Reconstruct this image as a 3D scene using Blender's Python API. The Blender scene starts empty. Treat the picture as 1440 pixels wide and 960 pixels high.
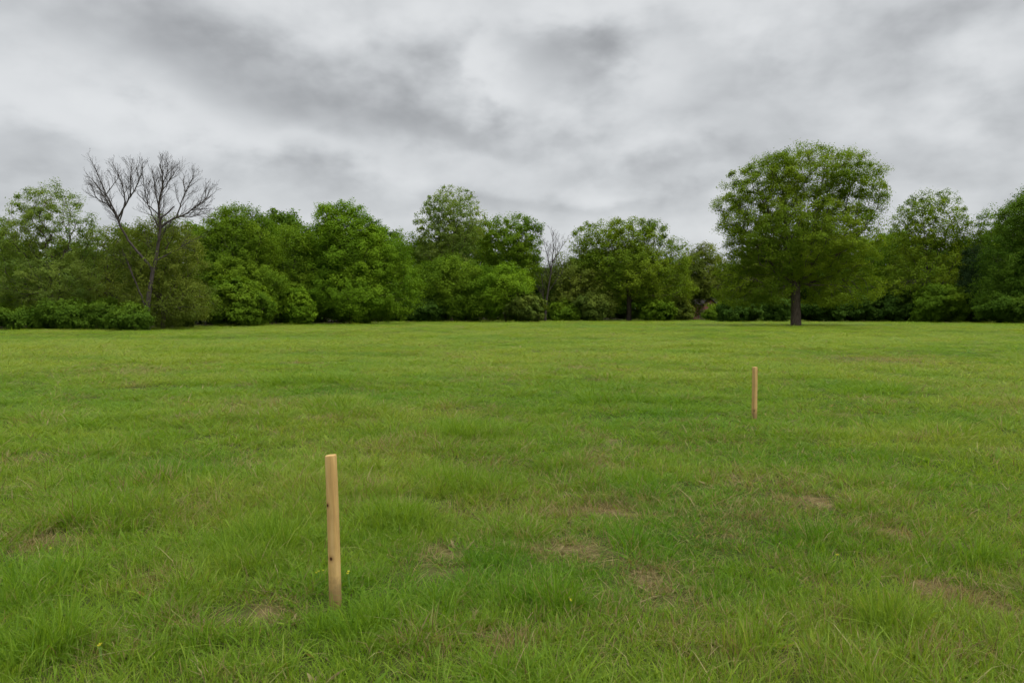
import bpy, math, random
import numpy as np
from mathutils import Vector

R = math.radians
sc = bpy.context.scene
COL = sc.collection
F, HZ, EYE = 1120.0, 438.0, 1.6            # focal length and horizon measured on the photograph, eye height in metres
rng = np.random.default_rng(11)

# ------------------------------------------------------------------ noise
_pg = np.random.default_rng(3)
_PERM = _pg.permutation(512)
_VAL = _pg.random(512)
def vnoise(x, y):
    x = np.asarray(x, float); y = np.asarray(y, float)
    xi = np.floor(x).astype(int); yi = np.floor(y).astype(int)
    fx = x - xi; fy = y - yi
    fx = fx*fx*fx*(fx*(fx*6-15)+10); fy = fy*fy*fy*(fy*(fy*6-15)+10)
    h = lambda a, b: _VAL[_PERM[(a + _PERM[b % 512]) % 512]]
    return (h(xi, yi)*(1-fx)+h(xi+1, yi)*fx)*(1-fy) + (h(xi, yi+1)*(1-fx)+h(xi+1, yi+1)*fx)*fy
def fbm(x, y, o=3):
    s = 0; a = 1; t = 0
    for k in range(o):
        s = s + a*vnoise(np.asarray(x)*2**k + 17.3*k, np.asarray(y)*2**k - 9.1*k); t += a; a *= .5
    return s/t                                # 0..1, mean .5

def ground_h(x, y):
    x = np.asarray(x, float); y = np.asarray(y, float)
    d = np.hypot(x, y)
    near = np.clip(1 - d/60, 0, 1)
    h = .16*(fbm(x/2.2+5, y/2.2, 3)-.5)*near + .30*(fbm(x/17, y/17+4, 2)-.5)*np.clip(d/12, 0, 1)*np.clip(1.4-d/110, .25, 1)
    return h

def gp(px, py):                              # point of the flat ground seen at a pixel of the photograph
    Y = F*EYE/(py-HZ)
    return (px-720)/F*Y, Y

# ------------------------------------------------------------------ helpers
def make_mesh(name, verts, faces, mats, attrs=None, smooth=False, midx=None):
    """verts (n,3); faces: (m,k) int array or list of those"""
    me = bpy.data.meshes.new(name)
    if isinstance(faces, np.ndarray): faces = [faces]
    verts = np.asarray(verts, np.float32)
    nl = sum(f.size for f in faces); npoly = sum(len(f) for f in faces)
    me.vertices.add(len(verts)); me.vertices.foreach_set('co', verts.ravel())
    me.loops.add(nl); me.polygons.add(npoly)
    me.loops.foreach_set('vertex_index', np.concatenate([f.ravel() for f in faces]).astype(np.int32))
    sizes = np.concatenate([np.full(len(f), f.shape[1]) for f in faces])
    st = np.concatenate([[0], np.cumsum(sizes)[:-1]]).astype(np.int32)
    me.polygons.foreach_set('loop_start', st)
    if midx is not None: me.polygons.foreach_set('material_index', np.asarray(midx, np.int32))
    if smooth: me.polygons.foreach_set('use_smooth', np.ones(npoly, bool))
    me.update(calc_edges=True)
    for m in (mats if isinstance(mats, (list, tuple)) else [mats]): me.materials.append(m)
    for k, v in (attrs or {}).items():
        a = me.attributes.new(k, 'FLOAT', 'POINT'); a.data.foreach_set('value', np.asarray(v, np.float32))
    return me
def obj(name, me, parent=None, loc=(0, 0, 0), rot=(0, 0, 0)):
    o = bpy.data.objects.new(name, me); COL.objects.link(o); o.location = loc; o.rotation_euler = rot
    if parent: o.parent = parent
    return o
def tag(o, label=None, cat=None, group=None, kind=None):
    for k, v in (('label', label), ('category', cat), ('group', group), ('kind', kind)):
        if v: o[k] = v
    return o
def empty(name, loc, rz=0):
    return obj(name, None, None, loc, (0, 0, rz))

# ------------------------------------------------------------------ node helpers
class NT:
    def __init__(s, tree): s.t = tree; tree.nodes.clear()
    def n(s, typ, **kw):
        nd = s.t.nodes.new(typ)
        for k, v in kw.items(): setattr(nd, k, v)
        return nd
    def put(s, sock, v):
        if hasattr(v, 'is_linked') or isinstance(v, bpy.types.NodeSocket): s.t.links.new(v, sock)
        else: sock.default_value = v
    def m(s, op, a, b=None, c=None, clamp=False):
        nd = s.n('ShaderNodeMath', operation=op, use_clamp=clamp)
        s.put(nd.inputs[0], a)
        if b is not None: s.put(nd.inputs[1], b)
        if c is not None: s.put(nd.inputs[2], c)
        return nd.outputs[0]
    def noise(s, vec, scale, detail=4, rough=.5, dist=0, dim='3D'):
        nd = s.n('ShaderNodeTexNoise', noise_dimensions=dim)
        if vec is not None: s.put(nd.inputs['Vector'], vec)
        nd.inputs['Scale'].default_value = scale; nd.inputs['Detail'].default_value = detail
        nd.inputs['Roughness'].default_value = rough; nd.inputs['Distortion'].default_value = dist
        return nd.outputs['Fac']
    def ramp(s, fac, stops, interp='LINEAR'):
        nd = s.n('ShaderNodeValToRGB'); cr = nd.color_ramp; cr.interpolation = interp
        while len(cr.elements) < len(stops): cr.elements.new(.5)
        for e, (p, c) in zip(cr.elements, stops):
            e.position = p; e.color = (*c, 1) if len(c) == 3 else c
        s.put(nd.inputs[0], fac); return nd.outputs[0]
    def mix(s, fac, a, b, blend='MIX'):
        nd = s.n('ShaderNodeMix', data_type='RGBA', blend_type=blend)
        s.put(nd.inputs[0], fac); s.put(nd.inputs[6], a if not isinstance(a, tuple) else (*a, 1)); s.put(nd.inputs[7], b if not isinstance(b, tuple) else (*b, 1))
        return nd.outputs[2]
    def maprange(s, v, a, b, c, d):
        nd = s.n('ShaderNodeMapRange'); nd.interpolation_type = 'SMOOTHSTEP'
        s.put(nd.inputs[0], v)
        for i, x in enumerate((a, b, c, d)): nd.inputs[i+1].default_value = x
        return nd.outputs[0]
def new_mat(name):
    m = bpy.data.materials.new(name); m.use_nodes = True
    return m, NT(m.node_tree)
def finish(nt, shader):
    o = nt.n('ShaderNodeOutputMaterial'); nt.t.links.new(shader, o.inputs['Surface'])
def principled(nt, color, rough=.8, spec=.25, normal=None):
    p = nt.n('ShaderNodeBsdfPrincipled'); nt.put(p.inputs['Base Color'], color if not isinstance(color, tuple) else (*color, 1))
    nt.put(p.inputs['Roughness'], rough); p.inputs['Specular IOR Level'].default_value = spec
    if normal is not None: nt.t.links.new(normal, p.inputs['Normal'])
    return p.outputs[0]
def attr(nt, name, typ='GEOMETRY'):
    a = nt.n('ShaderNodeAttribute', attribute_type=typ, attribute_name=name); return a.outputs['Fac']
def bump(nt, h, strength=.4, dist=.02):
    b = nt.n('ShaderNodeBump'); nt.put(b.inputs['Height'], h); b.inputs['Strength'].default_value = strength; b.inputs['Distance'].default_value = dist
    return b.outputs[0]
def objco(nt):
    return nt.n('ShaderNodeTexCoord').outputs['Object']

def leafy(name, dark, mid, light, trans=.35, tint=(1.15, 1.1, .5)):
    """leaves: reflecting and letting light through; hue varies leaf by leaf and from spray to spray (attributes)"""
    m, nt = new_mat(name)
    v = attr(nt, 'vary')
    col = nt.ramp(v, [(0, dark), (.5, mid), (1, light)])
    d = nt.n('ShaderNodeBsdfPrincipled'); nt.t.links.new(col, d.inputs['Base Color'])
    d.inputs['Roughness'].default_value = .8; d.inputs['Specular IOR Level'].default_value = .08
    t = nt.n('ShaderNodeBsdfTranslucent'); nt.t.links.new(nt.mix(1.0, col, tint, 'MULTIPLY'), t.inputs[0])
    mx = nt.n('ShaderNodeMixShader'); mx.inputs[0].default_value = trans
    nt.t.links.new(d.outputs[0], mx.inputs[1]); nt.t.links.new(t.outputs[0], mx.inputs[2])
    finish(nt, mx.outputs[0]); return m
def sc3(c, k): return tuple(x*k for x in c)
def leaf3(name, c, trans=.36):
    return leafy(name, sc3((c[0]*.85, c[1], c[2]), .68), sc3(c, 1.05), (c[0]*1.42, c[1]*1.28, c[2]*1.2), trans)

LEAF = {
    'green':  leaf3('leaf_green',  (.138, .234, .015)),
    'bright': leaf3('leaf_bright', (.160, .280, .016)),
    'light':  leaf3('leaf_light',  (.185, .265, .050), .45),
    'walnut': leaf3('leaf_walnut', (.172, .256, .018), .38),
    'dark':   leaf3('leaf_dark',   (.056, .112, .012), .25),
    'olive':  leaf3('leaf_olive',  (.145, .195, .028)),
    'brown':  leaf3('leaf_brown',  (.120, .172, .026), .3),
    'hedge':  leaf3('leaf_hedge',  (.098, .180, .016)),
    'yew':    leaf3('leaf_yew',    (.032, .062, .018), .15),
}
def bark(name, a, b):
    m, nt = new_mat(name)
    mp = nt.n('ShaderNodeMapping'); nt.t.links.new(objco(nt), mp.inputs[0]); mp.inputs['Scale'].default_value = (6, 6, 1.4)
    f = nt.noise(mp.outputs[0], 1.5, 5, .6)
    col = nt.ramp(f, [(.3, a), (.7, b)])
    finish(nt, principled(nt, col, .9, .1, bump(nt, f, .7, .05))); return m
BARK = bark('bark_brown', (.045, .035, .025), (.13, .105, .08))
BARK_GREY = bark('bark_grey', (.035, .029, .025), (.095, .08, .07))

# ------------------------------------------------------------------ world and sun
def build_world():
    w = bpy.data.worlds.new('World'); sc.world = w; w.use_nodes = True
    nt = NT(w.node_tree)
    tc = nt.n('ShaderNodeTexCoord'); sep = nt.n('ShaderNodeSeparateXYZ'); nt.t.links.new(tc.outputs['Generated'], sep.inputs[0])
    X, Y, Z = sep.outputs
    el = nt.m('ARCSINE', Z); az = nt.m('ARCTAN2', X, Y)
    zc = nt.m('ADD', nt.m('MAXIMUM', Z, 0.0), .20)
    cx = nt.m('DIVIDE', X, zc); cy = nt.m('DIVIDE', Y, zc)
    cmb = nt.n('ShaderNodeCombineXYZ'); nt.t.links.new(cx, cmb.inputs[0]); nt.t.links.new(cy, cmb.inputs[1])
    P = cmb.outputs[0]
    n1 = nt.noise(P, .55, 5, .52, .12); n2 = nt.noise(P, 1.7, 5, .55, .15)
    mp = nt.n('ShaderNodeMapping'); nt.t.links.new(P, mp.inputs[0]); mp.inputs['Location'].default_value = (4.1, 2.3, 1.0); mp.inputs['Scale'].default_value = (.5, 1.0, 1)
    n3 = nt.noise(mp.outputs[0], 1.1, 4, .5, .2)
    b = nt.m('ADD', nt.m('MULTIPLY', nt.m('SUBTRACT', n1, .5), SKY[0]), nt.m('MULTIPLY', nt.m('SUBTRACT', n2, .5), SKY[1]))
    b = nt.m('ADD', b, nt.m('MULTIPLY', nt.m('SUBTRACT', n3, .5), SKY[2]))
    bil = nt.n('ShaderNodeCombineXYZ'); nt.t.links.new(az, bil.inputs[0]); nt.t.links.new(nt.m('MULTIPLY', el, 1.65), bil.inputs[1])
    n4 = nt.noise(bil.outputs[0], 4.6, 5, .5, .15); n5 = nt.noise(bil.outputs[0], 14, 4, .5, .1)
    b = nt.m('ADD', b, nt.m('ADD', nt.m('MULTIPLY', nt.m('SUBTRACT', n4, .5), .42), nt.m('MULTIPLY', nt.m('SUBTRACT', n5, .5), .24)))
    # large cloud masses at their directions: (px, py, half width, half height, tilt deg, amount)
    wob = nt.m('MULTIPLY', nt.m('SUBTRACT', n4, .5), .16)
    wob2 = nt.m('MULTIPLY', nt.m('SUBTRACT', n5, .5), .14)
    azw = nt.m('ADD', az, wob2); elw = nt.m('ADD', el, wob)
    for px, py, rx, ry, tilt, amt in CLOUDS:
        a0 = math.atan2(px-720, F); e0 = math.atan2(HZ-py, math.hypot(F, px-720))
        ra, re = rx/F, ry/F; c, s = math.cos(R(tilt)), math.sin(R(tilt))
        da = nt.m('SUBTRACT', azw, a0); de = nt.m('SUBTRACT', elw, e0)
        u = nt.m('DIVIDE', nt.m('ADD', nt.m('MULTIPLY', da, c), nt.m('MULTIPLY', de, s)), ra)
        v = nt.m('DIVIDE', nt.m('SUBTRACT', nt.m('MULTIPLY', de, c), nt.m('MULTIPLY', da, s)), re)
        q = nt.m('ADD', nt.m('MULTIPLY', u, u), nt.m('MULTIPLY', v, v))
        g = nt.m('POWER', 2.71828, nt.m('MULTIPLY', q, -1.0))
        b = nt.m('MULTIPLY_ADD', g, amt*.66, b)
    b = nt.m('ADD', b, SKY_MEAN)
    sm = nt.n('ShaderNodeMath', operation='SMOOTH_MIN'); nt.put(sm.inputs[0], b); sm.inputs[1].default_value = .52; sm.inputs[2].default_value = .16
    b = nt.m('MAXIMUM', sm.outputs[0], .2)
    tint = nt.ramp(b, [(.2, (.935, .962, 1.0)), (.40, (.945, .975, 1.0)), (.6, (.975, .99, 1.0))])
    # an overcast sky is about three times as bright overhead as at the horizon
    up = nt.maprange(el, R(24), R(75), 1.0, ZENITH)
    lum = nt.m('MULTIPLY', nt.m('MULTIPLY', b, up), 10.0)
    cl = nt.n('ShaderNodeVectorMath', operation='SCALE'); nt.t.links.new(tint, cl.inputs[0]); nt.t.links.new(lum, cl.inputs['Scale'])
    sky = nt.n('ShaderNodeTexSky', sky_type='NISHITA'); sky.sun_disc = False
    sky.sun_elevation = R(SUN_EL); sky.sun_rotation = R(SUN_AZ)
    col = nt.mix(.965, sky.outputs[0], cl.outputs[0])
    bg = nt.n('ShaderNodeBackground'); nt.t.links.new(col, bg.inputs[0]); bg.inputs[1].default_value = .1
    o = nt.n('ShaderNodeOutputWorld'); nt.t.links.new(bg.outputs[0], o.inputs[0])

SUN_EL, SUN_AZ = 52, 125                    # high, from the right and behind the camera (azimuth clockwise from +Y)
SKY = (.18, .05, .08); SKY_MEAN = .455; ZENITH = 3.2
CLOUDS = [
    (330, 90, 260, 75, -10, -.17), (230, 35, 260, 45, -6, -.05), (540, 165, 190, 58, -8, -.10), (800, 80, 100, 46, -20, -.20),
    (110, 190, 180, 38, -4, -.12), (1010, 85, 60, 60, 0, -.10), (1220, 95, 200, 60, 8, -.15), (1330, 190, 240, 38, 6, -.12),
    (700, 190, 130, 30, -6, -.14), (880, 250, 160, 20, 0, -.12), (740, 290, 260, 15, 0, -.14), (420, 262, 200, 14, 0, -.06),
    (690, 105, 32, 58, 28, .20), (240, 150, 130, 24, -22, .17), (60, 135, 110, 26, -20, .12), (440, 222, 190, 20, -5, .15),
    (640, 222, 70, 12, -5, .12), (900, 130, 80, 40, 20, .12), (950, 215, 90, 25, 10, .12), (1415, 90, 50, 40, 0, .10),
    (800, 20, 300, 22, 0, .12), (960, 270, 130, 12, 0, .10),
]
build_world()
sl = bpy.data.lights.new('sun', 'SUN'); sl.energy = 1.1; sl.angle = R(28); sl.color = (1, .96, .9)
so = bpy.data.objects.new('sun', sl); COL.objects.link(so)
_a, _e = R(SUN_AZ), R(SUN_EL)
so.rotation_euler = Vector((math.sin(_a)*math.cos(_e), math.cos(_a)*math.cos(_e), math.sin(_e))).to_track_quat('Z', 'Y').to_euler()

# ------------------------------------------------------------------ camera
cd = bpy.data.cameras.new('camera'); cam = bpy.data.objects.new('camera', cd); COL.objects.link(cam)
cd.sensor_width = 36; cd.lens = F/1440*36; cd.clip_start = .05; cd.clip_end = 6000
cam.location = (0, 0, EYE); cam.rotation_euler = (R(90)-math.atan((480-HZ)/F), 0, 0)
sc.camera = cam

# ------------------------------------------------------------------ ground
def patches_dead(x, y):
    """0..1: how bare and straw-coloured the turf is"""
    v = np.zeros_like(x)
    for px, py, rx, ry, a in DEAD:
        X0, Y0 = gp(px, py)
        sx = rx/F*Y0; sy = abs(gp(px, py-ry)[1]-gp(px, py+ry)[1])*.5
        q = ((x-X0)/sx)**2 + ((y-Y0)/sy)**2
        v = np.maximum(v, .82*a*np.exp(-q*.8))
    wob = fbm(x*4, y*4, 3)
    v = v*np.clip(.35+1.5*(wob-.2), 0, 1.25)
    n = fbm(x/.9+31, y/.9+8, 3)*.55 + fbm(x/.3+3, y/.3, 2)*.45
    return np.clip(v + np.clip((n-.615)*6.5, 0, .8), 0, 1)
DEAD = [(800, 705, 170, 32, .34), (1060, 745, 150, 34, .36), (900, 872, 150, 36, .42), (560, 640, 200, 16, .3), (215, 832, 32, 14, 1), (285, 893, 45, 12, .9), (60, 770, 45, 16, .9), (505, 690, 30, 8, .8), (338, 664, 30, 5, 1), (612, 792, 36, 18, .9),
        (800, 782, 70, 18, .9), (920, 825, 45, 28, .9), (700, 922, 60, 16, .9), (590, 930, 40, 20, .7), (1120, 718, 32, 9, 1.0), (1020, 755, 40, 14, .7),
        (1335, 935, 34, 10, 1.1), (1425, 865, 22, 16, 1), (372, 872, 40, 20, .8), (1185, 875, 25, 12, .7), (1105, 865, 15, 10, .6), (480, 566, 22, 4, .8),
        (690, 655, 60, 9, .5), (1060, 690, 60, 14, .5), (150, 925, 30, 20, .6), (960, 920, 60, 18, .6), (270, 740, 20, 10, .7), (640, 585, 80, 8, .45),
        (360, 577, 60, 6, .5), (1230, 508, 50, 4, .8), (180, 528, 70, 5, .6), (860, 850, 30, 14, .6), (1050, 900, 40, 14, .6), (30, 660, 70, 12, .5)]
def lush(x, y):
    v = np.zeros_like(x)
    for px, py, rx, ry in LUSH:
        X0, Y0 = gp(px, py)
        sx = rx/F*Y0; sy = abs(gp(px, py-ry)[1]-gp(px, py+ry)[1])*.5
        v = np.maximum(v, np.exp(-((x-X0)/sx)**2 - ((y-Y0)/sy)**2))
    return v
LUSH = [(565, 745, 50, 22), (700, 800, 45, 18), (780, 865, 70, 24), (885, 780, 35, 18), (370, 780, 60, 25), (1250, 890, 40, 18), (650, 690, 60, 14), (40, 930, 60, 30),
        (420, 545, 50, 5), (465, 583, 40, 6), (640, 620, 80, 9), (150, 740, 60, 18), (30, 840, 50, 30), (900, 690, 60, 14), (1150, 770, 80, 20), (1380, 790, 70, 22),
        (1340, 622, 30, 6), (1290, 610, 20, 5), (1230, 560, 50, 5), (300, 498, 50, 3), (1080, 930, 50, 20), (500, 900, 60, 18), (240, 690, 80, 14), (850, 572, 60, 5)]

_EDGE = np.array([(-200, 60), (0, 69), (150, 74), (300, 84), (450, 100), (600, 124), (720, 132), (900, 138), (1100, 138), (1250, 130), (1440, 122), (1700, 118)], float)
def edge_y(x):                                # far border of the mown field
    ex = (_EDGE[:, 0]-720)/F*_EDGE[:, 1]
    return np.interp(x, ex, _EDGE[:, 1])
def build_ground():
    nr, na = 190, 300
    rad = np.concatenate([[0], 1.0*(3200/1.0)**(np.linspace(0, 1, nr))])
    ang = np.linspace(0, 2*np.pi, na, endpoint=False)
    rr, aa = np.meshgrid(rad[1:], ang, indexing='ij')
    x, y = rr*np.sin(aa), rr*np.cos(aa)
    v = np.stack([x, y, ground_h(x, y)], -1).reshape(-1, 3)
    v = np.vstack([v, [[0, 0, float(ground_h(0, 0))]]])
    i, j = np.meshgrid(np.arange(nr-1), np.arange(na), indexing='ij'); j2 = (j+1) % na
    q = np.stack([i*na+j, i*na+j2, (i+1)*na+j2, (i+1)*na+j], -1).reshape(-1, 4)[:, ::-1]
    k = np.arange(na); t = np.stack([np.full(na, nr*na), (k+1) % na, k], -1)
    m, nt = new_mat('turf_soil')
    co = nt.n('ShaderNodeNewGeometry').outputs['Position']
    dead = attr(nt, 'dead')
    f = nt.noise(co, .35, 4, .55); g = nt.noise(co, 9, 5, .65); k3 = nt.noise(co, 60, 3, .6)
    green = nt.ramp(f, [(.32, (.060, .080, .018)), (.6, (.085, .095, .025)), (.78, (.12, .115, .04))])
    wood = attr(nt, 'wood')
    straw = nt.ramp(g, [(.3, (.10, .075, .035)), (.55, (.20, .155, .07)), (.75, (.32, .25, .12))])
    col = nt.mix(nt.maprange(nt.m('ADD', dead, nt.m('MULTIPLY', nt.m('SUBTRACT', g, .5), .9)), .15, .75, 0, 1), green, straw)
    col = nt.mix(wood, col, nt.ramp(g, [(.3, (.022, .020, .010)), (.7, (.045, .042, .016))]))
    finish(nt, principled(nt, col, .95, .05, bump(nt, nt.m('ADD', g, nt.m('MULTIPLY', k3, .4)), .8, .04)))
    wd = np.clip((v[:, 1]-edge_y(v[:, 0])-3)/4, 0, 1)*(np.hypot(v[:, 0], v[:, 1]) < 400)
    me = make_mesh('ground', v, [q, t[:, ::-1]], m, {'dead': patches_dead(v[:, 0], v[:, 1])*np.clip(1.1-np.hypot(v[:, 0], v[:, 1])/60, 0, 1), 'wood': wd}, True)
    tag(obj('ground', me), 'flat open meadow of rough turf reaching the trees', None, None, 'structure')
build_ground()

# ------------------------------------------------------------------ grass
def blade_mesh(name, n, radius, hmin, hmax, width, lean, curl, mat, seed, lying=0.0):
    r = np.random.default_rng(seed)
    ph = r.random(n)*2*np.pi; rr = radius*np.sqrt(r.random(n))
    base = np.stack([rr*np.cos(ph), rr*np.sin(ph), np.full(n, -.01)], -1)
    h = hmin + (hmax-hmin)*r.random(n)**1.4
    az = ph + r.normal(0, 1.3, n)
    out = np.stack([np.cos(az), np.sin(az), np.zeros(n)], -1)
    fa = r.random(n)*2*np.pi
    side = np.stack([np.cos(fa), np.sin(fa), np.zeros(n)], -1)
    w = width*(.6+.8*r.random(n))
    ln = lean*(.3+r.random(n)*1.1); cu = curl*(r.random(n)**2)*1.6
    ts = np.array([0, .4, .75, 1.0]); ws = np.array([.8, 1.0, .62, 0.0])
    V = []
    for t, wk in zip(ts, ws):
        z = h*(t - cu*.55*t**3); o = h*(ln*t + cu*t**2.2)
        if lying: z = z*(1-lying)+.012; o = o + h*lying*t
        c = base + out*o[:, None] + np.array([0, 0, 1])*z[:, None]
        if wk > 0: V += [c - side*(w*wk*.5)[:, None], c + side*(w*wk*.5)[:, None]]
        else: V += [c]
    V = np.stack(V, 1); nv = 7
    b = (np.arange(n)*nv)[:, None]
    q = np.concatenate([b+np.array([0, 1, 3, 2]), b+np.array([2, 3, 5, 4])]); t3 = b+np.array([4, 5, 6])
    me = make_mesh(name, V.reshape(-1, 3), [q, t3], mat, {'vary': np.repeat(r.random(n), nv)}, True)
    return bpy.data.objects.new(name, me)

def grass_material():
    m, nt = new_mat('grass_blades')
    v = attr(nt, 'vary'); dry = attr(nt, 'dry', 'INSTANCER'); hue = attr(nt, 'hue', 'INSTANCER')
    g1 = nt.ramp(hue, [(0, GR[0]), (.5, GR[1]), (1, GR[2])])
    g2 = nt.mix(1.0, g1, nt.ramp(v, [(0, (.7, .75, .8)), (.6, (1.05, 1.02, 1.0)), (.8, (1.22, 1.12, 1.2)), (1, (1.7, 1.42, 1.9))]), 'MULTIPLY')
    straw = nt.ramp(v, [(0, (.16, .115, .05)), (.5, (.32, .25, .115)), (1, (.42, .35, .17))])
    # blade by blade, more of them are dead the drier the spot
    isdead = nt.maprange(nt.m('SUBTRACT', nt.m('MULTIPLY', dry, 1.15), nt.m('FRACT', nt.m('MULTIPLY', v, 17.0))), -.06, .10, 0, 1)
    col = nt.mix(isdead, g2, straw)
    d = nt.n('ShaderNodeBsdfPrincipled'); nt.t.links.new(col, d.inputs['Base Color']); d.inputs['Roughness'].default_value = .55; d.inputs['Specular IOR Level'].default_value = .2
    t = nt.n('ShaderNodeBsdfTranslucent'); nt.t.links.new(nt.mix(1.0, col, (1.15, 1.1, .55), 'MULTIPLY'), t.inputs[0])
    mx = nt.n('ShaderNodeMixShader'); mx.inputs[0].default_value = .48
    nt.t.links.new(d.outputs[0], mx.inputs[1]); nt.t.links.new(t.outputs[0], mx.inputs[2]); finish(nt, mx.outputs[0])
    return m
GR = [(.114, .252, .012), (.176, .308, .020), (.258, .356, .042)]

def build_grass():
    gm = grass_material()
    src = bpy.data.collections.new('grass_sources')
    V = []
    for k in range(4): V.append(blade_mesh('tuft_0%d' % k, 60, .100, .045, .14, .0040, .38, .6, gm, 10+k))        # ordinary turf
    for k in range(3): V.append(blade_mesh('tuft_1%d' % k, 62, .082, .09, .25, .0044, .32, .85, gm, 30+k))       # tall clumps
    for k in range(3): V.append(blade_mesh('tuft_2%d' % k, 36, .095, .03, .10, .0036, .6, .6, gm, 50+k, .45))      # low, lying
    for k in range(2): V.append(blade_mesh('tuft_3%d' % k, 13, .05, .05, .10, .017, 1.1, 1.0, gm, 70+k))           # broad leaved weeds
    for o in V: src.objects.link(o)
    # positions: closer together near the camera, coarser far off
    r = np.random.default_rng(21)
    D0, RHO = 5.0, 180.0
    dmin, dmax, half = 1.6, 165.0, .66
    dens = lambda d: RHO*np.minimum(1.0, (D0/d))**1.55
    ds = np.linspace(dmin, dmax, 6000); pdf = dens(ds)*ds*2*half; cdf = np.concatenate([[0], np.cumsum((pdf[1:]+pdf[:-1])/2*np.diff(ds))])
    N = int(cdf[-1]); d = np.interp(r.random(N)*cdf[-1], cdf, ds); a = (r.random(N)*2-1)*half
    x, y = d*np.sin(a), d*np.cos(a)
    z = ground_h(x, y)
    ok = y < edge_y(x) + 3
    x, y, z, d = x[ok], y[ok], z[ok], d[ok]; N = len(x)
    dead = patches_dead(x, y); lu = lush(x, y)
    fine = np.clip(1.6 - d/22, 0, 1)
    big = fbm(x/7+2, y/7, 3); mid = fbm(x/1.6+9, y/1.6+4, 3); clump = fbm(x/.55+40, y/.55, 2)
    tall = np.clip(lu*.9 + (clump-.5)*1.9 + (mid-.5)*1.2, 0, 1)*(1-dead)
    pick = np.zeros(N, int); u = r.random(N)
    tallsel = u < np.clip(tall*1.25, 0, .9)
    lowsel = (~tallsel) & (r.random(N) < np.clip(.12 + dead*.85, 0, 1))
    pick[:] = r.integers(0, 4, N); pick[tallsel] = 4 + r.integers(0, 3, tallsel.sum()); pick[lowsel] = 7 + r.integers(0, 3, lowsel.sum())
    weed = (r.random(N) < .035*(1+2*(clump-.4))) & (d < 30); pick[weed] = 10 + r.integers(0, 2, weed.sum())
    keep = r.random(N) > dead*.12*fine
    sxy = (np.maximum(d, D0)/D0)**.75*(.85+.4*r.random(N))
    szz = (.75+.5*r.random(N))*(.72+.6*mid)*(1+.6*lu)*(1-.15*dead)*(1+.25*np.clip((big-.5)*3, -1, 1))
    szz *= np.clip(1.05 - d/220, .6, 1)*.78
    for px, py in ((469, 868), (1062, 598)):                       # trodden round the stakes
        X0, Y0 = gp(px, py); q = np.hypot(x-X0, y-Y0); szz *= 1-.25*np.exp(-(q/.30)**2)
    szz *= 1 + 3.2*np.clip((y-edge_y(x)+2.0)/2.5, 0, 1)*np.clip(fbm(x/1.8+70, y/1.8, 2)*1.6-.35, 0, 1)   # unmown margin under the trees
    dry = np.clip(dead**.8*.95 + (.07 + .36*(fbm(x/3.1, y/3.1+50, 3)-.5) + .10*r.normal(size=N))*np.clip(1.15-d/55, .3, 1) - .25*lu, .0, 1)
    hue = np.clip(.54 + 0.9*(big-.5) + 1.1*(mid-.5) + .10*r.normal(size=N) - .13*lu - .3*(clump-.5) + np.clip(d/120, 0, .22), 0, 1)
    P = np.stack([x, y, z], -1)[keep]; N = len(P)
    me = bpy.data.meshes.new('grass'); me.vertices.add(N); me.vertices.foreach_set('co', P.astype(np.float32).ravel())
    def fa(n, v, typ='FLOAT', key='value'):
        at = me.attributes.new(n, typ, 'POINT'); at.data.foreach_set(key, np.asarray(v).ravel())
    fa('dry', dry[keep].astype(np.float32)); fa('hue', hue[keep].astype(np.float32)); fa('pick', pick[keep].astype(np.int32), 'INT')
    fa('size', np.stack([sxy, sxy, szz], -1)[keep].astype(np.float32), 'FLOAT_VECTOR', 'vector')
    fa('turn', np.stack([r.normal(0, .06, N), r.normal(0, .06, N), r.random(N)*6.283], -1).astype(np.float32), 'FLOAT_VECTOR', 'vector')
    o = obj('grass', me); tag(o, 'rough green meadow grass with straw coloured dead patches', None, None, 'stuff')
    ng = bpy.data.node_groups.new('scatter', 'GeometryNodeTree')
    ng.interface.new_socket('Geometry', in_out='INPUT', socket_type='NodeSocketGeometry'); ng.interface.new_socket('Geometry', in_out='OUTPUT', socket_type='NodeSocketGeometry')
    nn = ng.nodes.new; L = ng.links.new
    gi, go = nn('NodeGroupInput'), nn('NodeGroupOutput')
    ci = nn('GeometryNodeCollectionInfo'); ci.inputs['Collection'].default_value = src; ci.inputs['Separate Children'].default_value = True; ci.inputs['Reset Children'].default_value = True
    ip = nn('GeometryNodeInstanceOnPoints')
    def na(n, t): q = nn('GeometryNodeInputNamedAttribute'); q.data_type = t; q.inputs['Name'].default_value = n; return q.outputs['Attribute']
    er = nn('FunctionNodeEulerToRotation'); L(na('turn', 'FLOAT_VECTOR'), er.inputs[0])
    L(gi.outputs[0], ip.inputs['Points']); L(ci.outputs[0], ip.inputs['Instance']); ip.inputs['Pick Instance'].default_value = True
    L(na('pick', 'INT'), ip.inputs['Instance Index']); L(er.outputs[0], ip.inputs['Rotation']); L(na('size', 'FLOAT_VECTOR'), ip.inputs['Scale'])
    L(ip.outputs[0], go.inputs[0])
    md = o.modifiers.new('scatter', 'NODES'); md.node_group = ng
    print('grass tufts', N)
build_grass()

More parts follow.
